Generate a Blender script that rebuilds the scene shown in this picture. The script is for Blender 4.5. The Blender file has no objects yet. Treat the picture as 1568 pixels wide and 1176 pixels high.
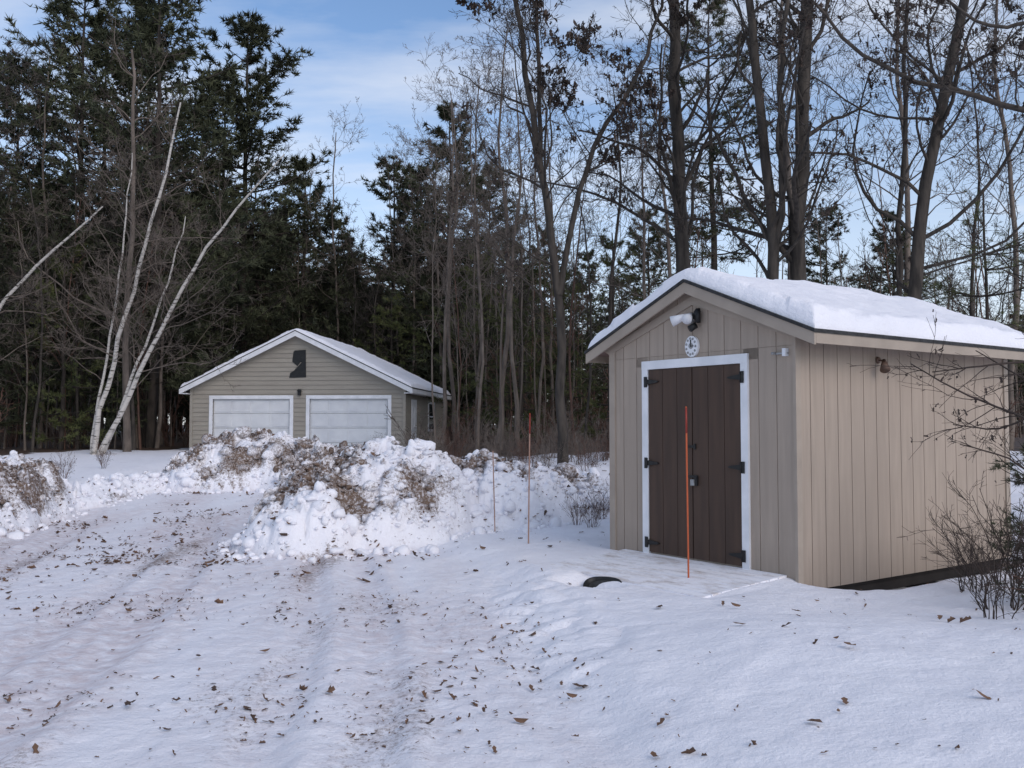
import bpy, bmesh, math, random
import numpy as np
from mathutils import Vector, Matrix
random.seed(3); RNG=np.random.default_rng(7)
sc=bpy.context.scene
COL=sc.collection

# ---------------------------------------------------------------- noise
def _h(ix,iy,s):
    n=(ix.astype(np.int64)*374761393+iy.astype(np.int64)*668265263+s*1442695041)&0xffffffff
    n=((n^(n>>13))*1274126177)&0xffffffff
    n=(n^(n>>16))&0xffffffff
    return n/4294967295.0
def vn(x,y,s=0):
    ix=np.floor(x);iy=np.floor(y);fx=x-ix;fy=y-iy
    fx=fx*fx*(3-2*fx);fy=fy*fy*(3-2*fy)
    a=_h(ix,iy,s);b=_h(ix+1,iy,s);c=_h(ix,iy+1,s);d=_h(ix+1,iy+1,s)
    return (a*(1-fx)+b*fx)*(1-fy)+(c*(1-fx)+d*fx)*fy
def fbm(x,y,s=0,o=4):
    r=0;a=.5;t=0
    for i in range(o):
        r=r+a*vn(x*2**i+i*17.3,y*2**i-i*9.1,s+i);t+=a;a*=.5
    return r/t-.5
def cell(x,y,s=0):
    ix=np.floor(x);iy=np.floor(y);m=np.full(np.shape(x),9.)
    hh=np.zeros(np.shape(x))
    for dx in(-1,0,1):
        for dy in(-1,0,1):
            cx=ix+dx;cy=iy+dy
            px=cx+_h(cx,cy,s);py=cy+_h(cx,cy,s+5)
            d=np.hypot(px-x,py-y);k=d<m
            hh=np.where(k,_h(cx,cy,s+9),hh);m=np.where(k,d,m)
    return m,hh
def ss(a,b,x):
    t=np.clip((x-a)/(b-a),0,1);return t*t*(3-2*t)

# ---------------------------------------------------------------- layout
SC=(2.51,8.08); SX=(.581,-.814); SY=(.814,.581)     # shed corner and axes
def shed_local(x,y):
    dx=x-SC[0];dy=y-SC[1]
    return dx*SX[0]+dy*SX[1], dx*SY[0]+dy*SY[1]
def shed_world(lx,ly): return SC[0]+SX[0]*lx+SY[0]*ly, SC[1]+SX[1]*lx+SY[1]*ly
PILES=[(-1.9,12.95,1.6,2.0,1.12),(-2.5,12.2,1.0,1.75,.86),(-.7,13.7,1.8,1.7,.78),(.6,14.6,1.6,1.3,.42),
       (-6.2,20.3,1.5,1.6,.98),(-5.1,20.7,1.7,1.6,1.0),(-3.9,20.2,1.5,1.5,.75)]
def pile_mask(x,y):
    m=np.zeros(np.shape(x))
    wx=.5*fbm(x*1.1,y*1.1,31,3);wy=.5*fbm(x*1.1,y*1.1,37,3)
    for cx,cy,rx,ry,h in PILES:
        r=((x+wx-cx)/rx)**2+((y+wy-cy)/ry)**2
        m=np.maximum(m,h*np.clip(1-r,0,1)**.72)
    yy=[8,12,15,16.2,19,21];xc=np.interp(y,[8,12,15,19,22],[-7.6,-7.9,-8.1,-7.6,-7.4])
    hh=np.interp(y,yy,[.75,.85,.85,.30,.24,.0]);w=np.interp(y,yy,[1.1,1.1,1.0,.6,.5,.4])
    r=((x+wx-xc)/w)**2
    m=np.maximum(m,hh*np.clip(1-r,0,1)**.7*(y>2))
    return m
def xr(y): return np.interp(y,[2,4,5.1,6.56,9.1,11,14,20],[1.2,.62,.3,.15,-.29,-.9,-2,-4])
TRACKS=(-.62,-1.15,-2.4,-3.0,-4.3,-4.9)
def trackx(c,y): return c-.10*(y-4)-.012*(y-4)**2
def woods(x,y):
    n=fbm(x*.15,y*.15,61,3)*5
    w=ss(21.5,25,y+n)*ss(-3.8,-2.2,x)
    w=np.maximum(w,ss(39,42,y+n)); 
    w=np.maximum(w,ss(-13.5,-16,x+n*.5)*ss(10,14,y)); w=np.maximum(w,ss(31,34,y+n)*ss(-11.6,-13,x))
    return w
def Hh(x,y):
    x=np.asarray(x,float);y=np.asarray(y,float)
    z=.42*ss(12,31,y)+.4*ss(12.5,20,y)*ss(-3.4,-.5,x)
    e=x-xr(y)+.45*fbm(x*1.3,y*1.3,3,4)
    r=ss(-.12,.55,e)*ss(-8,3,y)
    z+=.12*r+.11*ss(.3,1.8,e)*ss(7.4,5.4,y)*ss(-8,3,y)
    z+=r*(.10*fbm(x*.7,y*.7,5,3)+.03*fbm(x*2.7,y*2.7,6,3)+.014*fbm(x*9,y*9,7,3))
    z+=.2*ss(-7.9,-9.2,x)
    road=(1-r)
    z+=road*(.03*fbm(x*1.2,y*.5,9,3)+.026*fbm(x*5,y*3.2,10,3)+.02*fbm(x*14,y*9,11,3))
    for c in TRACKS:
        cx=trackx(c,y)+.06*fbm(y*.5,y*0,13,2)
        z-=road*.03*np.exp(-((x-cx)/.13)**4)*ss(18,12,y)*(.6+.8*vn(x*.4,y*.4,17))
        z+=road*.02*np.exp(-((x-cx-.22)/.07)**2)*ss(18,12,y)*(1+2.2*fbm(x*3,y*1.8,12,3))
    # broken edge of the ploughed lane
    ch=np.exp(-((e-.2)/.42)**2)*ss(9.6,8,y)*ss(4.6,6,y)
    f,hc=cell(x*4.2+.4*fbm(x*5,y*5,1),y*4.2,14); z+=ch*(.045*(.5-f)+.045*(hc-.5))
    m=pile_mask(x,y)
    k=ss(0,.3,m)
    f1,h1=cell(x*2.4+.5*fbm(x*3,y*3,2),y*2.4+.5*fbm(x*3,y*3,4),21);f2,h2=cell(x*5.5+.3*fbm(x*7,y*7,2),y*5.5,22);f3,h3=cell(x*12,y*12,23)
    z+=m+k*(.16*(.45-f1)+.10*(.5-f2)+.05*(.5-f3)+.20*(h1-.5)+.11*(h2-.5)+.035*(h3-.5)+.3*fbm(x*1.1,y*1.1,24,3))
    k2=ss(0,.06,m)*(1-k); z+=k2*(.05*(h2-.4)+.03*(h3-.4))
    b=ss(13,17,y)*ss(-3,-1,x)
    z+=b*(.35*fbm(x*.6,y*.6,27,4))
    # shed surroundings
    lx,ly=shed_local(x,y)
    inside=ss(-2.5,-2.35,lx)*ss(.02,-.05,lx)*ss(-.02,.1,ly)*ss(3.85,3.7,ly)
    side=ss(.75,.12,lx)*ss(-2.4,-2.3,lx)*ss(-.25,1.1,ly)*ss(4.6,3.9,ly)
    z-=side*.24
    z=np.where(inside>.5,-.2,z)
    wob=.16*fbm(x*2.5,y*2.5,41,3)
    fr=ss(-3.0,-2.6,lx+wob)*ss(.15,-.12,lx+wob)*ss(-1.3,-1.0,ly+wob)*(ly<.04)
    z=z*(1-fr)+fr*(.135+.05*ly+.035*fbm(x*3,y*3,43,3))
    rm=ss(-2.25,-2.12,lx)*ss(.0,-.1,lx)*ss(-1.22,-1.1,ly)*(ly<.04)
    z=z*(1-rm)+rm*(.146+.066*ly+.055*fbm(x*1.8,y*1.8,44,3))
    pit=np.exp(-(((lx+1.19)/.27)**4+((ly+1.40)/.23)**4))
    z=z*(1-pit)+pit*(.0)
    z+=.8*ss(45,120,y)+.06*fbm(x*.3,y*.3,50,3)*ss(14,20,y)
    return z
def Hs(x,y): return float(Hh(np.array([x]),np.array([y]))[0])

# ---------------------------------------------------------------- materials
def newmat(name):
    m=bpy.data.materials.new(name);m.use_nodes=True
    nt=m.node_tree;b=nt.nodes["Principled BSDF"]
    return m,nt,b
def N(nt,t,**k):
    n=nt.nodes.new(t)
    for a,v in k.items(): setattr(n,a,v)
    return n
def mixc(nt,fac,a,b,bt='MIX'):
    n=N(nt,"ShaderNodeMix",data_type='RGBA',blend_type=bt)
    if isinstance(fac,(int,float)): n.inputs[0].default_value=fac
    else: nt.links.new(fac,n.inputs[0])
    for i,v in((6,a),(7,b)):
        if isinstance(v,(tuple,list)): n.inputs[i].default_value=(*v,1)
        else: nt.links.new(v,n.inputs[i])
    return n.outputs[2]
def noise(nt,scale,detail=4,vec=None,rough=.55):
    n=N(nt,"ShaderNodeTexNoise");n.inputs["Scale"].default_value=scale;n.inputs["Detail"].default_value=detail
    n.inputs["Roughness"].default_value=rough
    if vec is not None: nt.links.new(vec,n.inputs["Vector"])
    return n.outputs["Fac"]
def ramp(nt,fac,a,b):
    n=N(nt,"ShaderNodeMapRange");nt.links.new(fac,n.inputs[0]);n.inputs[1].default_value=a;n.inputs[2].default_value=b
    return n.outputs[0]
def madd(nt,a,k,c):
    s=N(nt,"ShaderNodeMath",operation='MULTIPLY_ADD');nt.links.new(a,s.inputs[0]);s.inputs[1].default_value=k
    if isinstance(c,(int,float)): s.inputs[2].default_value=c
    else: nt.links.new(c,s.inputs[2])
    return s.outputs[0]
def vmap(nt,scale):
    t=N(nt,"ShaderNodeTexCoord");m=N(nt,"ShaderNodeMapping");nt.links.new(t.outputs["Object"],m.inputs[0])
    m.inputs["Scale"].default_value=scale;return m.outputs[0]
def bump(nt,b,h,strength=.3,dist=.01):
    n=N(nt,"ShaderNodeBump");n.inputs["Strength"].default_value=strength;n.inputs["Distance"].default_value=dist
    nt.links.new(h,n.inputs["Height"]);nt.links.new(n.outputs[0],b.inputs["Normal"])
def simple(name,c1,c2=None,scale=(6,6,6),rough=.7,bs=.2,bd=.005,metal=0,lo=.35,hi=.65,spec=.3):
    m,nt,b=newmat(name)
    c2=c2 or tuple(v*.75 for v in c1)
    v=vmap(nt,scale);f=noise(nt,1,4,v)
    nt.links.new(mixc(nt,ramp(nt,f,lo,hi),c1,c2),b.inputs["Base Color"])
    b.inputs["Roughness"].default_value=rough;b.inputs["Metallic"].default_value=metal
    b.inputs["Specular IOR Level"].default_value=spec
    if bs: bump(nt,b,f,bs,bd)
    return m
M={}
def siding(name,c1,c2):
    m,nt,b=newmat(name)
    f=noise(nt,1,5,vmap(nt,(16,16,1.2)));g=noise(nt,1.3,4,vmap(nt,(1,1,.6)),.6)
    c=mixc(nt,ramp(nt,f,.35,.65),c1,c2);c=mixc(nt,ramp(nt,g,.45,.75),c,tuple(v*.86 for v in c1))
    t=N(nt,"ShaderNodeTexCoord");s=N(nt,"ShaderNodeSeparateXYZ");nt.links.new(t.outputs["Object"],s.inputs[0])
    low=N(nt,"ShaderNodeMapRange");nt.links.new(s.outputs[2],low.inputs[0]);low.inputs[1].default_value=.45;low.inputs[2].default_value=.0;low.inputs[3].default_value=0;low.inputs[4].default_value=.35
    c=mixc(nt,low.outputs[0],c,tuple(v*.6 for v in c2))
    nt.links.new(c,b.inputs["Base Color"]);b.inputs["Roughness"].default_value=.75;b.inputs["Specular IOR Level"].default_value=.3
    bump(nt,b,f,.35,.004);return m
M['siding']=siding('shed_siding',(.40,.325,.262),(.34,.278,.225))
M['shedtrim']=simple('shed_trim',(.39,.325,.265),(.33,.275,.225),(3,3,3),.7)
M['white']=simple('white_trim',(.80,.80,.82),(.68,.69,.71),(4,4,4),.5,.1)
M['door']=simple('brown_door_paint',(.080,.048,.033),(.058,.036,.026),(12,12,1),.6,.3,.003)
M['black']=simple('black_iron',(.012,.012,.013),(.02,.02,.02),(20,20,20),.45)
M['dark']=simple('dark_gap',(.03,.026,.024),None,(5,5,5),.9)
M['shingle']=simple('roof_shingles',(.05,.05,.052),(.025,.025,.025),(25,25,25),.9,.5)
M['soffit']=simple('soffit_boards',(.28,.19,.16),(.2,.14,.12),(3,3,3),.8)
M['vinyl']=simple('vinyl_siding',(.34,.31,.26),(.30,.27,.23),(1,1,5),.6,.05)
M['gdoor']=simple('garage_door_paint',(.70,.71,.72),(.62,.63,.65),(2,2,2),.45,.05)
M['glass']=simple('window_glass',(.02,.025,.03),(.03,.035,.04),(2,2,2),.08,0,spec=.6)
M['block']=simple('concrete_block',(.30,.29,.28),(.18,.17,.16),(14,14,14),.9,.5)
M['orange']=simple('orange_fiberglass',(.50,.11,.04),(.40,.09,.035),(3,3,9),.5)
M['red']=simple('red_reflector',(.30,.045,.03),None,(3,3,3),.4)
M['tan']=simple('pale_stake',(.42,.24,.18),(.32,.2,.15),(3,3,9),.7)
M['copper']=simple('rusty_metal',(.20,.13,.10),(.09,.06,.045),(20,20,20),.6,metal=.2)
M['grey']=simple('grey_metal',(.35,.35,.35),(.2,.2,.2),(20,20,20),.5)
M['bark']=simple('grey_bark',(.075,.063,.053),(.03,.026,.023),(9,9,2),.9,.8,.03)
M['bark2']=simple('pale_bark',(.19,.155,.13),(.10,.082,.07),(6,6,2),.9,0)
M['twig']=simple('reddish_twigs',(.15,.082,.06),(.075,.047,.037),(3,3,3),.85,0)
M['darktwig']=simple('dark_twigs',(.06,.043,.036),(.03,.023,.02),(3,3,3),.85,0)
M['pinebark']=simple('pine_bark',(.07,.056,.047),(.03,.026,.023),(7,7,2),.95,0)
M['birch']=simple('birch_bark',(.50,.47,.435),(.07,.062,.055),(4,4,17),.75,.2,lo=.53,hi=.66)
m,nt,b=newmat('frosted_boards');v=vmap(nt,(1,2.5,1));f=noise(nt,3.0,7,v,.7)
nt.links.new(mixc(nt,ramp(nt,f,.46,.66),(.86,.86,.90),(.56,.51,.49)),b.inputs["Base Color"]);b.inputs["Roughness"].default_value=.7
M['frost']=m
def foliage(name,c1,c2):
    m,nt,b=newmat(name);g=N(nt,"ShaderNodeNewGeometry");f=noise(nt,.8,2,g.outputs["Position"])
    oi=N(nt,"ShaderNodeObjectInfo")
    c=mixc(nt,ramp(nt,f,.38,.62),c1,c2)
    h=N(nt,"ShaderNodeHueSaturation");nt.links.new(c,h.inputs["Color"])
    nt.links.new(ramp(nt,oi.outputs["Random"],-1.4,1.1),h.inputs["Value"])
    nt.links.new(h.outputs[0],b.inputs["Base Color"]);b.inputs["Roughness"].default_value=.75
    b.inputs["Specular IOR Level"].default_value=.15
    return m
M['needle']=foliage('pine_needles',(.105,.113,.064),(.048,.056,.035))
M['needle2']=foliage('young_pine_needles',(.18,.19,.08),(.10,.12,.05))
for nm,c1,c2,key in(('dead_leaves',(.20,.11,.065),(.06,.035,.025),'leaf'),('oak_leaves',(.075,.05,.038),(.025,.019,.017),'leaf2')):
    m,nt,b=newmat(nm);g=N(nt,"ShaderNodeNewGeometry")
    c=mixc(nt,g.outputs["Random Per Island"],c1,c2)
    nt.links.new(c,b.inputs["Base Color"]);b.inputs["Roughness"].default_value=.8;M[key]=m
def snowmat(name,attr=True):
    m,nt,b=newmat(name)
    v=vmap(nt,(1,1,1))
    n1=noise(nt,2.2,5,v);n2=noise(nt,30,6,v,.7);n3=noise(nt,9,5,v,.65)
    c=mixc(nt,ramp(nt,n1,.3,.7),(.855,.85,.90),(.895,.89,.93))
    if attr:
        a=N(nt,"ShaderNodeAttribute",attribute_name="dirt")
        nd=noise(nt,24,8,v,.8)
        s=madd(nt,a.outputs["Fac"],.50,nd)
        c=mixc(nt,ramp(nt,s,.74,.94),c,mixc(nt,n3,(.24,.165,.12),(.07,.046,.034)))
        a2=N(nt,"ShaderNodeAttribute",attribute_name="film")
        fm=N(nt,"ShaderNodeMath",operation='MULTIPLY');nt.links.new(a2.outputs["Fac"],fm.inputs[0]);nt.links.new(ramp(nt,n3,.30,.65),fm.inputs[1])
        c=mixc(nt,fm.outputs[0],c,(.56,.45,.45))
        l=N(nt,"ShaderNodeAttribute",attribute_name="litter")
        nl=noise(nt,5,6,v,.7)
        lc=mixc(nt,ramp(nt,nl,.4,.6),(.12,.075,.052),(.05,.036,.028))
        s2=madd(nt,l.outputs["Fac"],.75,noise(nt,1.3,5,v,.6))
        c=mixc(nt,ramp(nt,s2,.72,.85),c,lc)
    nt.links.new(c,b.inputs["Base Color"]);b.inputs["Roughness"].default_value=.62;b.inputs["Specular IOR Level"].default_value=.25
    bump(nt,b,madd(nt,n3,1.6,n2),.6,.022)
    return m
M['snow']=snowmat('snow_cover');M['snowroof']=snowmat('clean_snow',False)

# ---------------------------------------------------------------- mesh utils
def mesh_np(name,V,faces,mats,smooth=False):
    me=bpy.data.meshes.new(name);V=np.asarray(V,np.float32).reshape(-1,3)
    me.vertices.add(len(V));me.vertices.foreach_set("co",V.ravel())
    L=[];S=[];MI=[];o=0
    for F,mi in faces:
        F=np.asarray(F,np.int32)
        if len(F)==0: continue
        k=F.shape[1];L.append(F.ravel());S.append(o+np.arange(len(F))*k);o+=F.size;MI.append(np.full(len(F),mi))
    L=np.concatenate(L);S=np.concatenate(S);MI=np.concatenate(MI)
    me.loops.add(len(L));me.loops.foreach_set("vertex_index",L.astype(np.int32))
    me.polygons.add(len(S));me.polygons.foreach_set("loop_start",S.astype(np.int32))
    me.polygons.foreach_set("material_index",MI.astype(np.int32))
    if smooth: me.polygons.foreach_set("use_smooth",np.ones(len(S),bool))
    me.update(calc_edges=True)
    for m in mats: me.materials.append(m)
    return me
def obj(name,me,parent=None,loc=(0,0,0),rz=0,scale=1):
    o=bpy.data.objects.new(name,me);COL.objects.link(o);o.location=loc;o.rotation_euler[2]=rz
    o.scale=(scale,)*3 if isinstance(scale,(int,float)) else scale
    if parent: o.parent=parent
    return o
def empty(name,loc,rz=0):
    e=bpy.data.objects.new(name,None);COL.objects.link(e);e.location=loc;e.rotation_euler[2]=rz;e.empty_display_size=.2;return e
def prism(name,pts,axis,a,b,mat,parent=None):
    n=len(pts)
    def f(p,t):
        return {'y':(p[0],t,p[1]),'x':(t,p[0],p[1]),'z':(p[0],p[1],t)}[axis]
    V=[f(p,a) for p in pts]+[f(p,b) for p in pts]
    F=[tuple(range(n)),tuple(range(2*n-1,n-1,-1))]+[(i,(i+1)%n,n+(i+1)%n,n+i) for i in range(n)]
    me=bpy.data.meshes.new(name);me.from_pydata(V,[],F);
    bm=bmesh.new();bm.from_mesh(me);bmesh.ops.recalc_face_normals(bm,faces=bm.faces);bm.to_mesh(me);bm.free()
    me.materials.append(mat);return obj(name,me,parent)
def box(name,lo,hi,mat,parent=None):
    return prism(name,[(lo[0],lo[1]),(hi[0],lo[1]),(hi[0],hi[1]),(lo[0],hi[1])],'z',lo[2],hi[2],mat,parent)
def merge(name,obs,parent=None):
    mats=[];me=bpy.data.meshes.new(name)
    bm=bmesh.new()
    for o in obs:
        k=len(bm.faces);bm.from_mesh(o.data);bm.faces.ensure_lookup_table()
        m=o.data.materials[0]
        if m not in mats: mats.append(m)
        for i in range(k,len(bm.faces)): bm.faces[i].material_index=mats.index(m)
    bm.to_mesh(me);bm.free()
    for m in mats: me.materials.append(m)
    for o in obs: bpy.data.objects.remove(o)
    return obj(name,me,parent)
def tubes(groups,S):
    Vs=[];Fs=[];off=0;first=0
    for gi,(P,R) in enumerate(groups):
        m,n,_=P.shape
        if m==0: continue
        T=np.gradient(P,axis=1);T/=np.linalg.norm(T,axis=2,keepdims=True)+1e-9
        mt=T.mean(1);ref=np.where(np.abs(mt[:,2:3])>.8,np.array([[1.,0,0]]),np.array([[0,0,1.]]))
        U=np.cross(T,ref[:,None,:]);U/=np.linalg.norm(U,axis=2,keepdims=True)+1e-9
        W=np.cross(T,U)
        s=S if np.max(R)>.03 else (4 if gi==1 else 3)
        if gi==0: s=max(S,3)
        a=np.arange(s)*2*math.pi/s
        V=P[:,:,None,:]+R[:,:,None,None]*(np.cos(a)[None,None,:,None]*U[:,:,None,:]+np.sin(a)[None,None,:,None]*W[:,:,None,:])
        idx=off+np.arange(m*n*s).reshape(m,n,s)
        q=np.stack([idx[:,:-1,:],np.roll(idx,-1,2)[:,:-1,:],np.roll(idx,-1,2)[:,1:,:],idx[:,1:,:]],-1).reshape(-1,4)
        Vs.append(V.reshape(-1,3));Fs.append(q);off+=m*n*s
        if gi==0: first=len(q)
    return np.concatenate(Vs),np.concatenate(Fs),first
def cyl(name,p0,p1,r0,r1,mat,parent=None,s=16):
    p0=np.array(p0,float);p1=np.array(p1,float)
    d=(p1-p0);L=np.linalg.norm(d);d/=L
    P=np.array([[p0,p0+d*1e-4,p1-d*1e-4,p1]]);R=np.array([[1e-4,r0,r1,1e-4]])
    ref=np.array([1.,0,0]) if abs(d[2])>.8 else np.array([0,0,1.])
    U=np.cross(d,ref);U/=np.linalg.norm(U);W=np.cross(d,U);a=np.arange(s)*2*math.pi/s
    V=P[0][:,None,:]+R[0][:,None,None]*(np.cos(a)[None,:,None]*U+np.sin(a)[None,:,None]*W)
    idx=np.arange(4*s).reshape(4,s)
    q=np.stack([idx[:-1],np.roll(idx,-1,1)[:-1],np.roll(idx,-1,1)[1:],idx[1:]],-1).reshape(-1,4)
    return obj(name,mesh_np(name,V,[(q,0)],[mat]),parent)
def gridq(m,k):
    idx=np.arange(m*k).reshape(k,m)
    return np.stack([idx[:-1,:-1],idx[:-1,1:],idx[1:,1:],idx[1:,:-1]],-1).reshape(-1,4)

# ---------------------------------------------------------------- terrain
def axis_pts(a,b,step,lo,hi,g=1.09):
    c=list(np.arange(a,b,step));s=step;x=c[-1]
    while x<hi: s=min(s*g,12);x+=s;c.append(x)
    s=step;x=c[0];l=[]
    while x>lo: s=min(s*g,12);x-=s;l.append(x)
    return np.array(l[::-1]+c)
gx=axis_pts(-9.2,6.2,.034,-260,260)
gy=[2.6];
while gy[-1]<23: gy.append(gy[-1]+max(.02,.0046*gy[-1]))
s=gy[-1]-gy[-2]
while gy[-1]<420: s=min(s*1.06,12);gy.append(gy[-1]+s)
s=.05;yb=2.6;l=[]
while yb>-60: s=min(s*1.2,8);yb-=s;l.append(yb)
gy=np.array(l[::-1]+gy)
X,Y=np.meshgrid(gx,gy);Z=Hh(X,Y)
V=np.stack([X,Y,Z],-1).reshape(-1,3)
me=mesh_np('snow_ground',V,[(gridq(len(gx),len(gy)),0)],[M['snow']],True)
pm=pile_mask(X,Y)
def pile_dirt(X,Y,pm):
    d=ss(.05,.5,pm)*(.46+1.9*fbm(X*1.6,Y*1.6,71,4))
    d=d+ss(.05,.4,pm)*(.8*np.exp(-(((X+2.6)/.6)**2+((Y-11.8)/.7)**2)) )
    d=d+ss(.05,.4,pm)*(.5*ss(-5.7,-6.6,X)*ss(16,15,Y)+.34*ss(17.5,19,Y))
    return np.clip(d,0,.86)
def track_w(X,Y):
    w=0
    for c in TRACKS: w=w+np.exp(-((X-trackx(c,Y))/.28)**2)
    return w
dirt=pile_dirt(X,Y,pm)
dirt+=1.0*np.exp(-((pm-.07)/.09)**2)*(pm>0.001)*(.5+1.3*fbm(X*1.2,Y*1.2,73,3))
roadm=ss(.1,-.3,X-xr(Y))*ss(.05,0,pm)*ss(-8,-7,X)
tw=track_w(X,Y)
dirt+=roadm*(.15+1.35*np.clip(fbm((X+.1*Y)*1.8,Y*.4,74,4),-.2,1)+.22*tw)*ss(26,12,Y)
dirt+=.5*np.exp(-((X-xr(Y)+.35)/.4)**2)*ss(7.5,5,Y)*(.6+1.5*fbm(X*2,Y*2,77,2))
film=roadm*np.clip(.46+.3*tw+1.8*fbm((X+.1*Y)*1.4,Y*.3,75,4),0,1)*.72*ss(30,15,Y)
lx,ly=shed_local(X,Y)
dirt+=1.0*(ss(.42,.1,lx)*ss(-2.4,-2.3,lx)*ss(.7,1.2,ly)*ss(4.5,4,ly))
for nm,A in(('dirt',np.clip(dirt,0,.9)),('film',film),('litter',woods(X,Y))):
    a=me.attributes.new(nm,'FLOAT','POINT');a.data.foreach_set('value',A.astype(np.float32).ravel())
obj('snow_ground',me)

# ---------------------------------------------------------------- snow lumps on the piles
def lumps(name,pts,sizes,mat):
    bm=bmesh.new();bmesh.ops.create_icosphere(bm,subdivisions=2,radius=1)
    bv=np.array([v.co[:] for v in bm.verts]);bf=np.array([[v.index for v in f.verts] for f in bm.faces]);bm.free()
    n=len(pts);sc3=RNG.uniform(.55,1.25,(n,1,3))*sizes[:,None,None]*np.array([1,1,.8])
    nv=len(bv)
    r=np.ones((n,nv,1))
    for _ in range(7):
        pn=RNG.normal(size=(n,1,3));pn/=np.linalg.norm(pn,axis=2,keepdims=True);h=RNG.uniform(.45,.85,(n,1))
        d=(bv[None]*pn).sum(2);r[...,0]=np.minimum(r[...,0],np.where(d>h,h/np.maximum(d,1e-3),1))
    r*=1+RNG.normal(0,.045,(n,nv,1))
    a=RNG.uniform(0,6.28,n);c,s=np.cos(a),np.sin(a)
    V=bv[None]*r*sc3
    V=np.stack([V[...,0]*c[:,None]-V[...,1]*s[:,None],V[...,0]*s[:,None]+V[...,1]*c[:,None],V[...,2]],-1)+pts[:,None,:]
    F=(bf[None]+np.arange(n)[:,None,None]*nv).reshape(-1,3)
    me=mesh_np(name,V,[(F,0)],[mat],True)
    D=pile_dirt(pts[:,0],pts[:,1],pile_mask(pts[:,0],pts[:,1]))*.9+RNG.normal(0,.15,n);a=me.attributes.new('dirt','FLOAT','POINT');a.data.foreach_set('value',np.repeat(np.clip(D,0,.9),nv).astype(np.float32))
    return obj(name,me)
def lump_region(name,x0,x1,y0,y1,n,smax):
    x=RNG.uniform(x0,x1,n);y=RNG.uniform(y0,y1,n);m=pile_mask(x,y)
    halo=pile_mask(x*1.0,y+.4)+pile_mask(x+.25,y)+pile_mask(x-.25,y)
    k=(m>.05)|((halo>.02)&(RNG.random(n)<.5))
    x,y=x[k],y[k];s=np.exp(RNG.normal(math.log(smax*.22),.65,len(x)));s=np.clip(s,.012,smax)
    z=Hh(x,y)+s*.1
    return lumps(name,np.stack([x,y,z],-1),s,M['snow'])
lump_region('snow_pile',-4.8,2.0,10.2,15.5,4200,.16)
lump_region('snow_pile',-8.4,-2.6,18.4,22,1700,.2)
lump_region('snow_bank',-9.4,-6.2,8,20,2800,.16)

# ---------------------------------------------------------------- leaves
def leaves_mesh(name,P,size,mat,flat=True):
    n=len(P);base=np.array([[-.5,0,0],[-.28,.2,0],[0,.13,0],[.2,.24,0],[.55,0,0],[.22,-.22,0],[0,-.12,0],[-.28,-.22,0]])
    B=np.repeat(base[None],n,0)*size[:,None,None]
    B[...,2]=np.abs(B[...,1])*RNG.uniform(-.3,1.4,(n,1))+B[...,0]**2/size[:,None]*RNG.uniform(-.5,1.2,(n,1))
    B*=RNG.uniform(.7,1.2,(n,1,3))*[1,1,1]
    a=RNG.uniform(0,6.28,n);t=RNG.normal(0,.35 if flat else 1.4,n)
    c,s=np.cos(t)[:,None],np.sin(t)[:,None]
    x,y,z=B[...,0]*c-B[...,2]*s,B[...,1],B[...,0]*s+B[...,2]*c
    c,s=np.cos(a)[:,None],np.sin(a)[:,None]
    V=np.stack([x*c-y*s,x*s+y*c,z],-1)+P[:,None,:]
    o=(np.arange(n)*8)[:,None]
    tri=[(0,2,1),(0,4,2),(2,4,3),(0,7,6),(0,6,4),(6,5,4)]
    F=np.concatenate([o+np.array(t_) for t_ in tri])
    return mesh_np(name,V,[(F,0)],[mat])
n=200000
y=3.6+RNG.random(n)**1.3*18;x=RNG.uniform(-9.3,7,n)
e=x-xr(y);pmk=pile_mask(x,y)
cl=fbm(x*.8,y*.8,81,4)+.5;cl2=fbm(x*2.5,y*2.5,83,2)
p=.009+.19*np.clip(cl-.49,0,1)*4*(e<.1)*(.35+track_w(x,y))
p+=.15*np.exp(-((e+.25)/.45)**2)*ss(8,5,y)*(cl2>0)
p+=.25*ss(.0,.03,pmk)*ss(.25,.1,pmk)
p+=.36*(pmk>.15)*np.clip(pile_dirt(x,y,pmk),0,1)
p+=.28*np.exp(-(((x+4.1)/1.3)**2+((y-10.3)/.9)**2))*(cl2>-.05)
p+=.12*np.exp(-(((x+1.7)/1.0)**2+((y-10.7)/.35)**2))
p+=.06*np.exp(-((x-.05)/.25)**2-((y-6.7)/.7)**2)
lx,ly=shed_local(x,y);ok=(RNG.random(n)<p)&~((lx>-2.5)&(lx<.1)&(ly>-1.2)&(ly<3.8))
x,y=x[ok],y[ok];sz=np.clip(np.exp(RNG.normal(math.log(.024),.55,len(x))),.009,.085)*np.where(y>9,1.5,1)
obj('fallen_leaves',leaves_mesh('fallen_leaves',np.stack([x,y,Hh(x,y)+.008],-1),sz,M['leaf']))
bigp=np.array([(-2.05,10.55),(-1.75,10.6),(-1.7,10.5),(-1.1,10.4),(-.95,10.3),(-1.0,10.25),(-1.3,10.9),(.28,5.25),(.32,5.0),(2.85,6.15),(2.95,6.0),(2.9,6.1),(1.45,5.9),(1.6,7.0),(-1.0,5.1),(1.35,4.15),(-2.6,7.2),(1.66,6.85),(-3.4,10.2),(.1,11),(.4,10.9),(-3.2,10.3),(2.0,6.5),(1.1,6.9),(.3,4.4),(-2.0,5.9),(1.9,5.2)])
obj('fallen_leaves',leaves_mesh('fallen_leaves',np.stack([bigp[:,0],bigp[:,1],Hh(bigp[:,0],bigp[:,1])+.02],-1),RNG.uniform(.06,.11,len(bigp)),M['leaf']))

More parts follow.
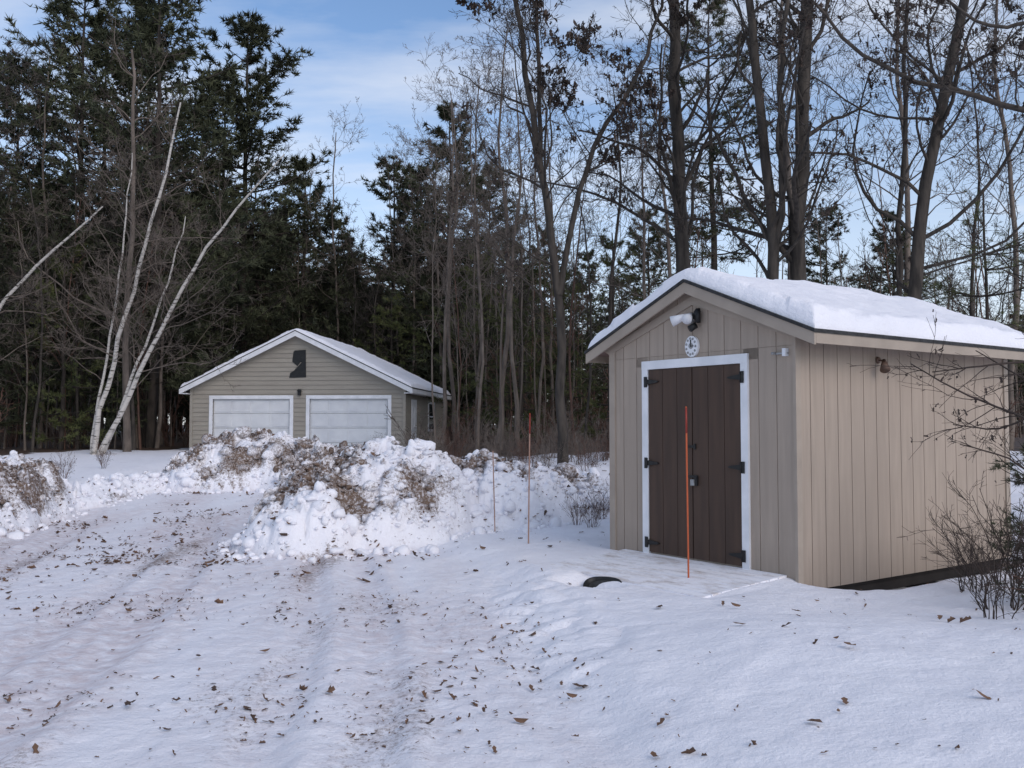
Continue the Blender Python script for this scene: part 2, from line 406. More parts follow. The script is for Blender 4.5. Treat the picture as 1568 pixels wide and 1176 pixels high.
# ---------------------------------------------------------------- roof snow
def roof_snow(name,parent,xm,half,y0,y1,zr,slope,th,seed,rad=.1):
    u=np.linspace(-half,half,150);u=np.sort(np.concatenate([u,-half+np.array([.002,.008,.03,.05]),half-np.array([.002,.008,.03,.05])]))
    v=np.linspace(y0,y1,170);v=np.sort(np.concatenate([v,y0+np.array([.002,.008,.02,.05]),y1-np.array([.002,.008,.02,.05])]))
    U,Vv=np.meshgrid(u,v)
    e=np.clip(np.minimum(half-np.abs(U),np.minimum(Vv-y0,y1-Vv)),0,None)
    t=th*(1+.55*fbm(U*1.8,Vv*1.8,seed,4))
    f,hc=cell(U*4,Vv*4,seed+11);edge=np.exp(-(e/.22)**2)
    t=t+edge*.05*(hc-.5)
    prof=np.sqrt(1-np.clip(1-e/rad,0,1)**2)
    z=zr-slope*np.sqrt(U**2+.006)+t*prof+.03*fbm(U*7,Vv*7,seed+3,4)*prof
    off=.05*fbm(U*3,Vv*3,seed+5,3)-.012
    k=prof>.3
    Xp=xm+U+np.where(k,np.sign(U)*prof*ss(half-.15,half,np.abs(U))*off,0)
    Yp=Vv+np.where(k,prof*(ss(y1-.15,y1,Vv)-ss(y0+.15,y0,Vv))*off,0)
    return obj(name,mesh_np(name,np.stack([Xp,Yp,z],-1).reshape(-1,3),[(gridq(len(u),len(v)),0)],[M['snowroof']],True),parent)

# ---------------------------------------------------------------- shed
shed=empty('wooden_shed',(SC[0],SC[1],0),math.atan2(SX[1],SX[0]))
W,L=2.44,3.72;xm=-W/2;zr=2.94;sl=.41;zb=.03
def zt(x): return zr-sl*abs(x-xm)-.065
front=[(-W+.01,zb),(-.01,zb),(-.01,zt(-.01)),(xm,zt(xm)),(-W+.01,zt(-W+.01))]
bk=[prism('w',front,'y',.007,.05,M['siding']),prism('w',front,'y',L-.05,L-.012,M['siding']),
    box('w',(-.05,.012,zb),(-.007,L-.012,zt(0)),M['siding']),box('w',(-W+.007,.012,zb),(-W+.05,L-.012,zt(0)),M['siding'])]
dx0,dx1,dz0,dz1=-1.845,-.605,.18,2.075
sp=.203;g=.0045
def fboard(x0,x1,z0,ya,yb,z1=None):
    f=(lambda x: min(zt(x),z1)) if z1 else zt
    pts=[(x0,z0),(x1,z0),(x1,f(x1))]
    if x0<xm<x1: pts.append((xm,f(xm)))
    pts.append((x0,f(x0)));return prism('b',pts,'y',ya,yb,M['siding'])
x=-W
while x<-.02:
    x1=min(x+sp,0)
    a,b=x+g,x1-g
    for zz0,zz1 in((zb,2.205),(2.209,None)):
        segs=[(a,b)]
        if zz1:
            if b>dx0-.05 and a<dx1+.05:
                bk.append(fboard(a,b,dz1+.03,.0,.007,2.205))
                if a<dx0-.02: segs=[(a,min(b,dx0-.02))]
                elif b>dx1+.02: segs=[(max(a,dx1+.02),b)]
                else: segs=[]
        for s0,s1 in segs: bk.append(fboard(s0,s1,zz0,.0,.007,zz1))
    x+=sp
y=0
while y<L-.02:
    y1=min(y+sp,L)
    bk.append(box('b',(-.007,y+g,zb),(0,y1-g,zt(0)-.0),M['siding']));bk.append(box('b',(-W,y+g,zb),(-W+.007,y1-g,zt(0)),M['siding']));y+=sp
merge('siding',bk,shed)
cb=[box('c',(-W-.014,-.016,zb),(-W+.075,.0-.001,zt(-W)-.005),M['shedtrim']),
    box('c',(-.018,-.016,zb),(.014,-.001,zt(0)),M['shedtrim']),box('c',(.001,-.001,zb),(.014,.055,zt(0)-.02),M['shedtrim']),box('c',(.001,L-.07,zb),(.016,L+.015,zt(0)-.02),M['shedtrim'])]
merge('corner_boards',cb,shed)
tr=[box('t',(dx0-.085,-.024,dz0-.04),(dx0,.007,dz1),M['white']),box('t',(dx1,-.024,dz0-.06),(dx1+.085,.007,dz1),M['white']),
    box('t',(dx0-.085,-.027,dz1),(dx1+.085,.007,dz1+.088),M['white'])]
merge('door_frame',tr,shed)
dd=[]
mid=(dx0+dx1)/2
for a,b in((dx0+.004,mid-.004),(mid+.004,dx1-.004)):
    w=(b-a)/3
    dd.append(box('d',(a,.0,dz0),(b,.006,dz1-.005),M['dark']))
    for i in range(3): dd.append(box('d',(a+i*w+.003,-.014,dz0+.004),(a+(i+1)*w-.003,-.0005,dz1-.008),M['door']))
merge('double_door',dd,shed)
hg=[]
for hz in(dz1-.13,dz0+.92,dz0+.1):
    for sgn,xe in((1,dx0),(-1,dx1)):
        hg.append(box('h',(min(xe-sgn*.045,xe-sgn*.008),-.034,hz-.055),(max(xe-sgn*.045,xe-sgn*.008),-.0275,hz+.055),M['black']))
        hg.append(prism('h',[(xe-sgn*.008,hz-.028),(xe+sgn*.14,hz-.01),(xe+sgn*.16,hz),(xe+sgn*.14,hz+.01),(xe-sgn*.008,hz+.028)],'y',-.032,-.0145,M['black']))
        hg.append(cyl('h',(xe-sgn*.006,-.034,hz-.05),(xe-sgn*.006,-.034,hz+.05),.008,.008,M['black'],s=8))
hg.append(box('h',(mid-.06,-.026,1.27),(mid+.045,-.015,1.295),M['black']));hg.append(box('h',(mid+.03,-.03,1.255),(mid+.05,-.015,1.31),M['black']))
hg.append(box('h',(mid-.07,-.026,.975),(mid+.07,-.015,1.0),M['black']))
hg.append(box('h',(mid+.0,-.05,.90),(mid+.045,-.0145,.96),M['grey']));hg.append(box('h',(mid+.04,-.04,.90),(mid+.075,-.0145,1.0),M['black']))
merge('hinges_and_latch',hg,shed)
oh=.3;gf=.1
ze=zr-sl*(W/2+oh)
xl_,xr_=-W-oh,oh
rf=[prism('r',[(xl_,ze),(xm,zr),(xm,zr-.03),(xl_,ze-.03)],'y',-gf-.035,L+.15,M['shingle']),
    prism('r',[(xr_,ze),(xm+.0005,zr),(xm+.0005,zr-.03),(xr_,ze-.03)],'y',-gf-.035,L+.15,M['shingle'])]
merge('shingle_roof',rf,shed)
rf=[prism('r',[(xl_+.02,ze-.022),(xm,zr-.032),(xm,zr-.055),(xl_+.02,ze-.05)],'y',-gf+.001,L+.12,M['soffit']),
    prism('r',[(xr_-.02,ze-.022),(xm+.0005,zr-.032),(xm+.0005,zr-.055),(xr_-.02,ze-.05)],'y',-gf+.001,L+.12,M['soffit'])]
merge('soffit',rf,shed)
fa=[prism('f',[(xl_+.01,ze-.027),(xm,zr-.031),(xm,zr-.14),(xl_+.01,ze-.135)],'y',-gf-.02,-gf,M['shedtrim']),
    prism('f',[(xr_-.01,ze-.027),(xm+.001,zr-.031),(xm+.001,zr-.14),(xr_-.01,ze-.135)],'y',-gf-.022,-gf,M['shedtrim']),
    prism('f',[(xr_-.01,ze-.027),(xm+.001,zr-.031),(xm+.001,zr-.14),(xr_-.01,ze-.135)],'y',L+.12,L+.14,M['shedtrim']),
    box('f',(xr_-.03,-gf+.001,ze-.12),(xr_-.008,L+.12,ze-.026),M['shedtrim']),box('f',(xl_+.008,-gf+.001,ze-.12),(xl_+.03,L+.12,ze-.026),M['shedtrim']),
    prism('f',[(xl_+.2,zt(xl_+.2)-.02),(xm,zr-.16),(xm,zr-.25),(xl_+.29,zt(xl_+.29)-.105)],'y',-.017,-.002,M['shedtrim']),
    prism('f',[(xr_-.2,zt(xr_-.2)-.02),(xm+.001,zr-.16),(xm+.001,zr-.25),(xr_-.29,zt(xr_-.29)-.105)],'y',-.018,-.002,M['shedtrim'])]
merge('fascia',fa,shed)
roof_snow('roof_snow',shed,xm,W/2+oh-.02,-gf+.0,L+.12,zr-.004,sl,.165,91,.075)
ff=[box('x',(-W+.03,.05,.0),(-.03,L-.05,.04),M['dark']),box('x',(-.16,.1,-.1),(-.05,L-.1,.0),M['dark']),box('x',(-W+.1,.1,-.12),(-W+.2,L-.1,.0),M['dark'])]
merge('floor_skids',ff,shed)
bl=[]
for yy in(.95,1.35,2.3,3.3):
    bl.append(box('x',(-.2,yy,-.3),(-.02,yy+.38,-.105),M['block']))
    for k in(0,1): bl.append(box('x',(-.021,yy+.05+.17*k,-.25),(-.018,yy+.16+.17*k,-.13),M['dark']))
merge('foundation_blocks',bl,shed)
rb=[]
nb=9
def rz_(yy): return .166+.070*yy
for i in range(nb):
    a=-1.10+i*(1.10/nb)
    y0,y1=a+.005,a+1.10/nb-.005
    V=[];
    for (xx) in(-2.22,-.12):
        for yy in(y0,y1):
            for dz in(-.035,0): V.append((xx,yy,rz_(yy)+dz))
    me=bpy.data.meshes.new('r');me.from_pydata(V,[],[(0,1,3,2),(4,6,7,5),(0,4,5,1),(2,3,7,6),(1,5,7,3),(0,2,6,4)]);me.materials.append(M['frost']);rb.append(obj('r',me))
for xx in(-2.19,-1.2,-.17):
    rb.append(prism('r',[(-1.09,-.2),(-.01,-.2),(-.01,.13),(-1.09,.054)],'x',xx-.02,xx+.02,M['soffit']))
merge('door_ramp',rb,shed)
fl=[cyl('l',(xm-.0,-.022,2.555),(xm,-.05,2.555),.06,.05,M['grey']),
    cyl('l',(xm-.02,-.06,2.58),(xm-.15,-.14,2.53),.026,.055,M['white']),
    cyl('l',(xm+.02,-.06,2.58),(xm+.05,-.14,2.53),.03,.052,M['white']),
    cyl('l',(xm+.05,-.04,2.56),(xm+.12,-.05,2.62),.03,.03,M['black']),
    cyl('l',(xm+.12,-.05,2.64),(xm+.12,-.06,2.50),.022,.03,M['black']),cyl('l',(xm+.08,-.04,2.48),(xm+.05,-.10,2.44),.03,.035,M['black'])]
merge('flood_light',fl,shed)
a=np.linspace(0,2*math.pi,28,endpoint=False)
ov=[prism('o',[(xm+.004+.085*math.cos(t),2.275+.105*math.sin(t)) for t in a],'y',-.03,-.0005,M['white'])]
for k in range(11):
    t=k*2*math.pi/11
    ov.append(cyl('o',(xm+.062*math.cos(t),-.0305,2.275+.08*math.sin(t)),(xm+.062*math.cos(t),-.034,2.275+.08*math.sin(t)),.013,.012,M['grey'],s=8))
ov.append(cyl('o',(xm,-.0305,2.28),(xm,-.035,2.28),.03,.028,M['grey'],s=12));ov.append(box('o',(xm-.004,-.038,2.27),(xm+.004,-.031,2.34),M['black']));ov.append(box('o',(xm-.004,-.038,2.274),(xm+.04,-.0355,2.282),M['black']))
merge('wall_clock',ov,shed)
br=[box('k',(-.2,-.03,2.13),(-.07,-.001,2.145),M['grey']),box('k',(-.105,-.05,2.11),(-.07,-.001,2.18),M['white']),cyl('k',(-.2,-.02,2.14),(-.2,-.07,2.14),.012,.012,M['grey'],s=8)]
merge('hose_bracket',br,shed)
cl_=[cyl('k',(.002,1.25,2.12),(.02,1.25,2.12),.035,.03,M['copper']),cyl('k',(.015,1.25,2.12),(.08,1.24,2.11),.008,.008,M['copper'],s=8),cyl('k',(.075,1.24,2.115),(.13,1.17,2.02),.018,.048,M['copper'])]
merge('side_lamp',cl_,shed)
px,py=shed_world(-1.19,-1.23)
V=[];ns=40
prof=[(.80,-.10),(.9,-.02),(1.0,.01),(1.06,.014),(1.07,.0),(1.0,-.01),(.93,-.12)]
for r,zz in prof:
    for k in range(ns):
        t=2*math.pi*k/ns;c,s=math.cos(t),math.sin(t)
        c=math.copysign(abs(c)**.8,c);s=math.copysign(abs(s)**.8,s)
        V.append((r*.165*c,r*.12*s,zz))
F=[(j*ns+k,j*ns+(k+1)%ns,(j+1)*ns+(k+1)%ns,(j+1)*ns+k) for j in range(len(prof)-1) for k in range(ns)]
tub=empty('plastic_tub',(px,py,.05),math.atan2(SX[1],SX[0])+.55);tub.rotation_euler[0]=.38
me=mesh_np('shell',V,[(F,0)],[M['black']],True);obj('shell',me,tub)
a=np.linspace(0,2*math.pi,ns,endpoint=False)
me=bpy.data.meshes.new('grit');me.from_pydata([(0,.0,-.03)]+[(.95*.165*math.cos(t),.95*.12*math.sin(t),-.045+.03*math.sin(t)) for t in a],[],[(0,1+k,1+(k+1)%ns) for k in range(ns)]);me.materials.append(M['shingle']);obj('grit_inside',me,tub)

# ---------------------------------------------------------------- garage
GZ=.38
gar=empty('garage',(-3.63,31.0,GZ),math.atan2(-.085,1))
GW,GL=7.5,8.2;gm=-GW/2;gzr=4.72-GZ;gs=.486;goh=.32
def gt(x): return gzr-gs*abs(x-gm)-.12
doors=[(-6.72,-3.99),(-3.30,-.58)];gdz=2.0
parts=[]
step=.155;z=0
def halfw(zz): return max(0,(gzr-.12-zz)/gs)
while z<gzr-.13:
    z1=min(z+step,gzr-.13)
    ha=min(GW/2,halfw(z));hb=min(GW/2,halfw(z1))
    iv=[(gm-ha,gm+ha)]
    if z<gdz-.01: iv=[(-GW,doors[0][0]),(doors[0][1],doors[1][0]),(doors[1][1],0)]
    for a,b in iv:
        a2=a if a!=gm-ha else gm-hb;b2=b if b!=gm+ha else gm+hb
        V=[(a,-.026,z),(b,-.026,z),(b2,0,z1),(a2,0,z1),(a,.01,z),(b,.01,z),(b2,.01,z1),(a2,.01,z1)]
        me=bpy.data.meshes.new('s');me.from_pydata(V,[],[(0,1,2,3),(4,5,1,0),(1,5,6,2),(4,0,3,7)]);me.materials.append(M['vinyl']);parts.append(obj('s',me))
    if z<gt(0)-.02:
        zc=min(z1,gt(0))
        for X0,sg in((0,1),(-GW,-1)):
            V=[(X0+sg*.018,0,z),(X0+sg*.018,GL,z),(X0,GL,zc),(X0,0,zc),(X0-sg*.01,0,z),(X0-sg*.01,GL,z)]
            me=bpy.data.meshes.new('s');me.from_pydata(V,[],[(0,1,2,3),(0,4,5,1)]);me.materials.append(M['vinyl']);parts.append(obj('s',me))
    z+=step
merge('clapboard_siding',parts,gar)
ap=[prism('g',[(-GW+.02,-.3),(doors[0][0],-.3),(doors[0][0],gdz),(doors[0][1],gdz),(doors[0][1],-.3),(doors[1][0],-.3),(doors[1][0],gdz),(doors[1][1],gdz),(doors[1][1],-.3),(-.02,-.3),(-.02,gt(0)),(gm,gt(gm)),(-GW+.02,gt(0))],'y',.012,.12,M['vinyl']),
    prism('g',[(-GW,-.3),(0,-.3),(0,gt(0)),(gm,gt(gm)),(-GW,gt(0))],'y',GL-.1,GL,M['vinyl']),
    box('g',(-.12,.12,-.3),(-.012,GL-.1,gt(0)),M['vinyl']),box('g',(-GW+.012,.12,-.3),(-GW+.12,GL-.1,gt(0)),M['vinyl'])]
merge('wall_frame',ap,gar)
cb=[]
for x0 in(-GW-.03,-.07): cb.append(box('c',(x0,-.04,-.05),(x0+.1,.0-.027,gt(0)-.02),M['vinyl']))
cb.append(box('c',(.019,-.03,-.05),(.031,.08,gt(0)),M['vinyl']))
merge('corner_boards',cb,gar)
dd=[];tt=[]
for a,b in doors:
    dd.append(box('d',(a,.07,0),(b,.11,gdz),M['gdoor']))
    w=(b-a)/4;h=gdz/4
    for i in range(4):
        for j in range(4):
            dd.append(box('d',(a+i*w+.05,.05,j*h+.06),(a+(i+1)*w-.05,.069,(j+1)*h-.06),M['gdoor'],None))
    for j in range(1,4): dd.append(box('d',(a,.066,j*h-.008),(b,.0695,j*h+.008),M['grey']))
    tt.append(box('t',(a-.12,-.045,0),(a,.07,gdz),M['white']));tt.append(box('t',(b,-.045,0),(b+.12,.07,gdz),M['white']));tt.append(box('t',(a-.12,-.048,gdz),(b+.12,.07,gdz+.12),M['white']))
merge('garage_doors',dd,gar);merge('door_trim',tt,gar)
prism('missing_siding_patch',[(-3.88,3.62),(-3.83,3.66),(-3.45,3.68),(-3.43,2.74),(-4.02,2.72),(-3.99,2.88),(-3.84,2.98),(-3.74,3.12),(-3.92,3.28)],'y',-.034,-.0275,M['black'],gar)
cyl('siding_flap',(-3.78,-.04,3.05),(-3.6,-.06,3.25),.01,.01,M['vinyl'],gar,6)
ln=[box('k',(-3.7,-.10,2.12),(-3.6,-.027,2.26),M['black']),prism('k',[(-3.73,2.26),(-3.57,2.26),(-3.62,2.33),(-3.68,2.33)],'y',-.12,-.027,M['black'])]
merge('wall_lantern',ln,gar)
sd=[box('k',(.019,1.0,0),(.035,1.95,2.0),M['white']),box('k',(.0355,1.08,.02),(.04,1.87,1.92),M['gdoor'])]
for zz in((.2,.85),(1.0,1.75)): 
    for k in(0,1): sd.append(box('k',(.0405,1.16+.36*k,zz[0]),(.048,1.43+.36*k,zz[1]),M['white']))
merge('side_door',sd,gar)
wi=[box('k',(.019,4.3,.85),(.045,5.7,2.0),M['white']),box('k',(.0455,4.42,.93),(.05,5.58,1.40),M['glass']),box('k',(.0455,4.42,1.45),(.05,5.58,1.92),M['glass'])]
merge('side_window',wi,gar)
gze=gzr-gs*(GW/2+goh)
gxl,gxr=-GW-goh,goh
rf=[prism('r',[(gxl,gze),(gm,gzr),(gm,gzr-.03),(gxl,gze-.03)],'y',-.3,GL+.3,M['shingle']),prism('r',[(gxr,gze),(gm+.001,gzr),(gm+.001,gzr-.03),(gxr,gze-.03)],'y',-.3,GL+.3,M['shingle'])]
merge('shingle_roof',rf,gar)
fa=[prism('f',[(gxl+.01,gze-.027),(gm,gzr-.031),(gm,gzr-.2),(gxl+.01,gze-.2)],'y',-.29,-.26,M['white']),prism('f',[(gxr-.01,gze-.027),(gm+.001,gzr-.031),(gm+.001,gzr-.2),(gxr-.01,gze-.2)],'y',-.292,-.26,M['white']),
    box('f',(gxr-.03,-.259,gze-.18),(gxr-.008,GL+.27,gze-.026),M['white']),box('f',(gxl+.008,-.259,gze-.18),(gxl+.03,GL+.27,gze-.026),M['white']),
    box('f',(.02,-.258,gze-.19),(gxr-.031,GL+.26,gze-.165),M['white']),box('f',(gxl+.031,-.258,gze-.19),(-GW-.02,GL+.26,gze-.165),M['white']),
    prism('f',[(gxl+.03,gze-.06),(gm,gzr-.06),(gm,gzr-.1),(gxl+.03,gze-.1)],'y',-.259,GL+.26,M['white']),prism('f',[(gxr-.04,gze-.06),(gm+.001,gzr-.06),(gm+.001,gzr-.1),(gxr-.04,gze-.1)],'y',-.259,GL+.26,M['white'])]
merge('fascia_and_soffit',fa,gar)
roof_snow('roof_snow',gar,gm,GW/2+goh-.04,-.28,GL+.27,gzr-.004,gs,.13,95,.14)

# ---------------------------------------------------------------- driveway markers
def marker(x,y,h,lean,matm,r=.009,cap=True):
    e=empty('driveway_marker',(x,y,Hs(x,y)-.1))
    P=np.array([[(0,0,0),(lean*.3,0,h*.35),(lean*.7,.005,h*.75),(lean,0,h+.1)]],float);R=np.full((1,4),r)
    Vx,F,_=tubes([(P,R)],8)
    obj('rod',mesh_np('rod',Vx,[(F,0)],[matm]),e)
    if cap:
        cyl('reflector_band',(lean*.88,0,(h+.1)*.86),(lean,0,h+.1),r*1.15,r*1.1,M['red'],e,10)
        cyl('tip',(lean,0,h+.1),(lean,0,h+.115),r*1.0,r*.5,M['orange'],e,8)
marker(1.59,8.3,1.53,-.01,M['orange'],.0085)
marker(.19,10.7,1.5,.02,M['tan'],.008)
marker(-.22,12.0,1.05,-.03,M['tan'],.007,False)

# ---------------------------------------------------------------- trees
def resample(pts,n,wob=0):
    pts=np.array(pts,float);d=np.r_[0,np.cumsum(np.linalg.norm(np.diff(pts,axis=0),axis=1))]
    t=np.linspace(0,d[-1],n);out=np.stack([np.interp(t,d,pts[:,i]) for i in range(3)],-1)
    for _ in range(2): out[1:-1]=(out[:-2]+out[1:-1]*2+out[2:])/4
    if wob: out[1:-1]+=RNG.normal(0,wob,(n-2,3))*[1,1,0]
    return out
def grow(P,R,nch,t0,ang,lr,rr,npts,wander,up,rmin,fall=.55,t1=.98,rg=RNG):
    m,n,_=P.shape
    Ln=np.linalg.norm(np.diff(P,axis=1),axis=2).sum(1)
    idx=np.repeat(np.arange(m),nch);k=len(idx)
    t=rg.uniform(t0,t1,k);f=t*(n-1);i=np.minimum(f.astype(int),n-2);w=(f-i)[:,None]
    pos=P[idx,i]*(1-w)+P[idx,i+1]*w;tan=P[idx,i+1]-P[idx,i];tan/=np.linalg.norm(tan,axis=1,keepdims=True)+1e-9
    rad=R[idx,i]*(1-w[:,0])+R[idx,i+1]*w[:,0]
    per=np.cross(rg.normal(size=(k,3)),tan);per/=np.linalg.norm(per,axis=1,keepdims=True)+1e-9
    a=rg.uniform(*ang,k)[:,None];d=np.cos(a)*tan+np.sin(a)*per
    ln=Ln[idx]*lr*(1-fall*t)*rg.uniform(.45,1.35,k)
    pts=[pos];p=pos
    for s_ in range(npts-1):
        d=d+rg.normal(size=(k,3))*wander+np.array([0,0,up]);d/=np.linalg.norm(d,axis=1,keepdims=True)
        p=p+d*(ln/(npts-1))[:,None];pts.append(p)
    CP=np.stack(pts,1);r0=np.maximum(rad*rr*rg.uniform(.6,1.15,k),rmin)
    CR=r0[:,None]*np.linspace(1,.32,npts)[None];CR=np.maximum(CR,rmin*.6)
    return CP,CR
def tree_mesh(name,trunks,spec,mat,leaf=0,leafsize=.08,trunk_n=16,rmin=.005,wob=.03,S=8,mat2=None,flare=1.3):
    P=np.stack([resample(t[0],trunk_n,wob) for t in trunks]);
    R=np.stack([np.linspace(1,0,trunk_n)**.8*(t[1]-t[2])+t[2] for t in trunks])
    R[:,0]*=flare;R[:,1]*=1+(flare-1)*.3
    gs_=[(P,R)];cur=(P,R)
    for s in spec:
        cur=grow(*cur,*s[:8],max(rmin,s[8]) if len(s)>8 else rmin);gs_.append(cur)
    V,F,first=tubes(gs_,S)
    if mat2: me=mesh_np(name,V,[(F[:first],0),(F[first:],1)],[mat,mat2],True)
    else: me=mesh_np(name,V,[(F,0)],[mat],True)
    lm=None
    if leaf:
        CP=cur[0];k=RNG.integers(0,len(CP),leaf);
        key=vn(CP[k,-1,0]*.9,CP[k,-1,2]*.9,5);kk=k[key>.42]
        pp=CP[kk,RNG.integers(1,CP.shape[1],len(kk))]+RNG.normal(0,.02,(len(kk),3))
        lm=leaves_mesh(name+'_leaves',pp,RNG.uniform(.6,1.3,len(pp))*leafsize,M['leaf2'],False)
    return me,lm
def place(name,ml,loc=(0,0,0),rz=0,scale=1,parent=None):
    me,lm=ml
    if parent is not None:
        obj(name,me,parent,loc,rz,scale);return
    if lm:
        e=empty(name,loc,rz);e.scale=(scale,)*3;obj('trunk_and_branches',me,e);obj('retained_leaves',lm,e)
    else: obj(name,me,None,loc,rz,scale)
def spec(a,b,c,d,t0=.3,up=.06,r1=.36):
    return [(a,t0,(.6,1.2),.32,r1,9,.19,up),(b,.2,(.5,1.1),.5,.5,7,.22,.05),(c,.15,(.5,1.0),.5,.55,5,.22,.04),(d,.1,(.4,1.0),.55,.65,3,.2,.03)]
def gz(x,y): return Hs(x,y)-.15
def hero(name,trunks,sp,mat='bark',leaf=0,**k): place(name,tree_mesh(name,trunks,sp,M[mat],leaf,**k))
hero('oak_tree',[([(3.95,21,gz(3.95,21)),(3.93,21,4.5),(3.86,21,8),(3.78,21,11.3),(3.7,21,17)],.19,.07)],spec(28,6,6,4,.28))
hero('oak_tree',[([(5.6,18,gz(5.6,18)),(5.65,18,4.5),(5.8,18,8),(5.95,18.1,10),(6.3,18.2,16)],.19,.06),
                 ([(5.5,18,.4),(5.12,17.9,3.2),(5.15,17.8,5.2),(4.95,17.8,7.5),(4.65,17.7,10),(4.3,17.6,14)],.14,.04),
                 ([(5.15,17.8,4.6),(5.3,17.6,6.4),(5.2,17.5,8),(5.6,17.4,12)],.07,.03)],spec(18,6,6,4,.25),leaf=2600,leafsize=.11)
hero('maple_tree',[([(7.8,18,gz(7.8,18)),(7.85,18,4),(8.15,18,5.6),(8.42,18,7.5),(8.9,18,9.1),(9.5,18,12),(9.9,18,15)],.16,.05)],spec(26,7,6,4,.22),leaf=2600,leafsize=.11)
hero('maple_tree',[([(8.35,20,gz(8.3,20)),(8.5,20,5),(8.75,20,9),(8.9,20,14)],.075,.03)],spec(18,5,5,4,.25))
hero('red_oak_tree',[([(1.05,19,gz(1,19)),(1.0,19,2.5),(.96,19,4.9),(.7,18.9,6),(.45,18.9,8),(.1,18.8,10),(-.1,18.8,13)],.105,.03),
                 ([(.98,19,4.2),(1.35,19.1,6.3),(1.65,19.1,7.3),(2.4,19,8.4),(3.0,19,9.4),(3.4,19,12)],.065,.02),
                 ([(.8,18.95,5.4),(.6,19.2,7.4),(.55,19.2,10),(.5,19.2,14)],.055,.02)],spec(24,8,6,4,.2),leaf=9500,leafsize=.12,flare=1.15)
hero('birch_tree',[([(-12.8,28,gz(-12.8,28)),(-12.5,28,2.5),(-12.0,28,4.5),(-11.45,28,6.5),(-10.9,28,8.5),(-10.3,28,11.5)],.085,.025),
                 ([(-12.7,28,.4),(-11.75,27.9,2.3),(-10.8,27.8,4.1),(-9.75,27.7,6.3),(-8.7,27.6,7.6),(-7.7,27.5,8.9),(-6.9,27.4,9.7)],.085,.018),
                 ([(-12.6,28.1,.4),(-11.9,28.2,2.4),(-11.2,28.3,4.4),(-10.6,28.3,6.2),(-10.2,28.3,8.0)],.06,.015),
                 ([(-12.9,28.1,.4),(-12.7,28.2,2.8),(-12.3,28.3,5.2),(-12.1,28.3,7.6),(-11.9,28.3,10)],.05,.015)],spec(18,7,5,3,.25,r1=.34),'birch',wob=.035,mat2=M['bark2'],flare=1.1)
hero('birch_tree',[([(-18.5,27,gz(-18.5,27)),(-16.6,27,3),(-15.2,27,4.9),(-14.2,27,6.3),(-13.3,27,6.9),(-12.2,27,8)],.085,.02)],spec(26,8,5,3,.2,r1=.36),'birch',mat2=M['bark2'])
hero('maple_tree',[([(-12.6,30,gz(-12.6,30)),(-12.7,30,4.5),(-12.55,30,9),(-12.7,30,14)],.12,.04)],spec(24,6,5,4,.22),'bark2')
hero('maple_tree',[([(-16.5,24,gz(-16.5,24)),(-15.4,24,6),(-14.5,24,10),(-14.0,24,14)],.11,.04)],spec(26,6,6,4,.2),'bark',leaf=1200,leafsize=.1)
hero('oak_tree',[([(8.6,12,gz(8.6,12)),(8.5,12,3),(8.4,12,5.5),(8.6,12,9),(8.8,12,13)],.22,.08),
                 ([(8.4,12,5.3),(7.2,12,5.55),(6.0,12,5.9),(4.9,12.1,6.25),(4.2,12.2,7.1),(3.6,12.3,8)],.05,.01),
                 ([(8.45,12,6.5),(7.2,11.8,6.9),(6.2,11.7,6.6),(5.3,11.6,7.3)],.04,.01)],spec(11,6,5,4,.2),leaf=2000,leafsize=.075)
hero('maple_sapling',[([(4.75,7.4,gz(4.7,7.4)),(4.65,7.3,1.0),(4.6,7.2,2.2),(4.5,7.1,3.2)],.03,.01),
                 ([(4.66,7.3,1.1),(4.2,7.1,1.45),(3.7,6.9,1.62),(3.3,6.8,1.75),(2.95,6.75,1.95)],.014,.004),
                 ([(4.62,7.25,1.8),(4.1,7.1,2.0),(3.6,7.0,1.95),(3.2,6.95,1.9)],.012,.004),
                 ([(4.64,7.25,1.5),(4.1,7.1,1.6),(3.7,7.0,1.45),(3.35,6.95,1.5)],.011,.004),
                 ([(4.7,7.3,.7),(4.2,7.1,1.0),(3.8,7,1.25),(3.4,6.95,1.35)],.012,.004)],
      [(13,.15,(.4,.9),.4,.6,7,.12,.02,.0028),(4,.2,(.4,.9),.45,.7,5,.12,.0,.0022)],'darktwig',rmin=.0022,wob=.012,leaf=120,leafsize=.045)
def shrub(seed,n,h,sprd,r,mat,leaf=0,rm=.002,b1=6,b2=5):
    rg=np.random.default_rng(seed);tr=[]
    for i in range(n):
        a=rg.uniform(0,6.28);s=rg.uniform(.2,1)*sprd;hh=h*rg.uniform(.6,1)
        tr.append(([(0.1*math.cos(a),.1*math.sin(a),-.1),(s*.35*math.cos(a),s*.35*math.sin(a),hh*.5),(s*math.cos(a),s*math.sin(a),hh)],r,r*.4))
    return tree_mesh('shrub',tr,[(b1,.15,(.3,.9),.5,.6,5,.15,.04),(b2,.15,(.4,.9),.5,.7,3,.18,.03)],M[mat],leaf,.05,6,rm,.02,3)
sh1=shrub(1,10,.75,.7,.006,'darktwig');sh2=shrub(2,8,.55,.65,.005,'twig')
for x,y,s in((3.65,6.9,1),(3.3,6.3,.7),(3.75,6.3,1.05),(4.1,6.8,1.1),(3.9,5.7,.9),(4.3,7.9,1.1),(4.9,8.6,1.1),(3.45,5.6,.7),(3.8,7.6,.8),(3.5,4.7,.7)):
    place('bare_shrub',random.choice((sh1,sh2)),(x,y,Hs(x,y)),random.random()*6,s)
br0=[shrub(10+i,12,1.7,1.0,.009,'twig' if i%2 else 'bark2',160 if i==1 else 0,.0045,5,4) for i in range(3)]
rg=random.Random(5)
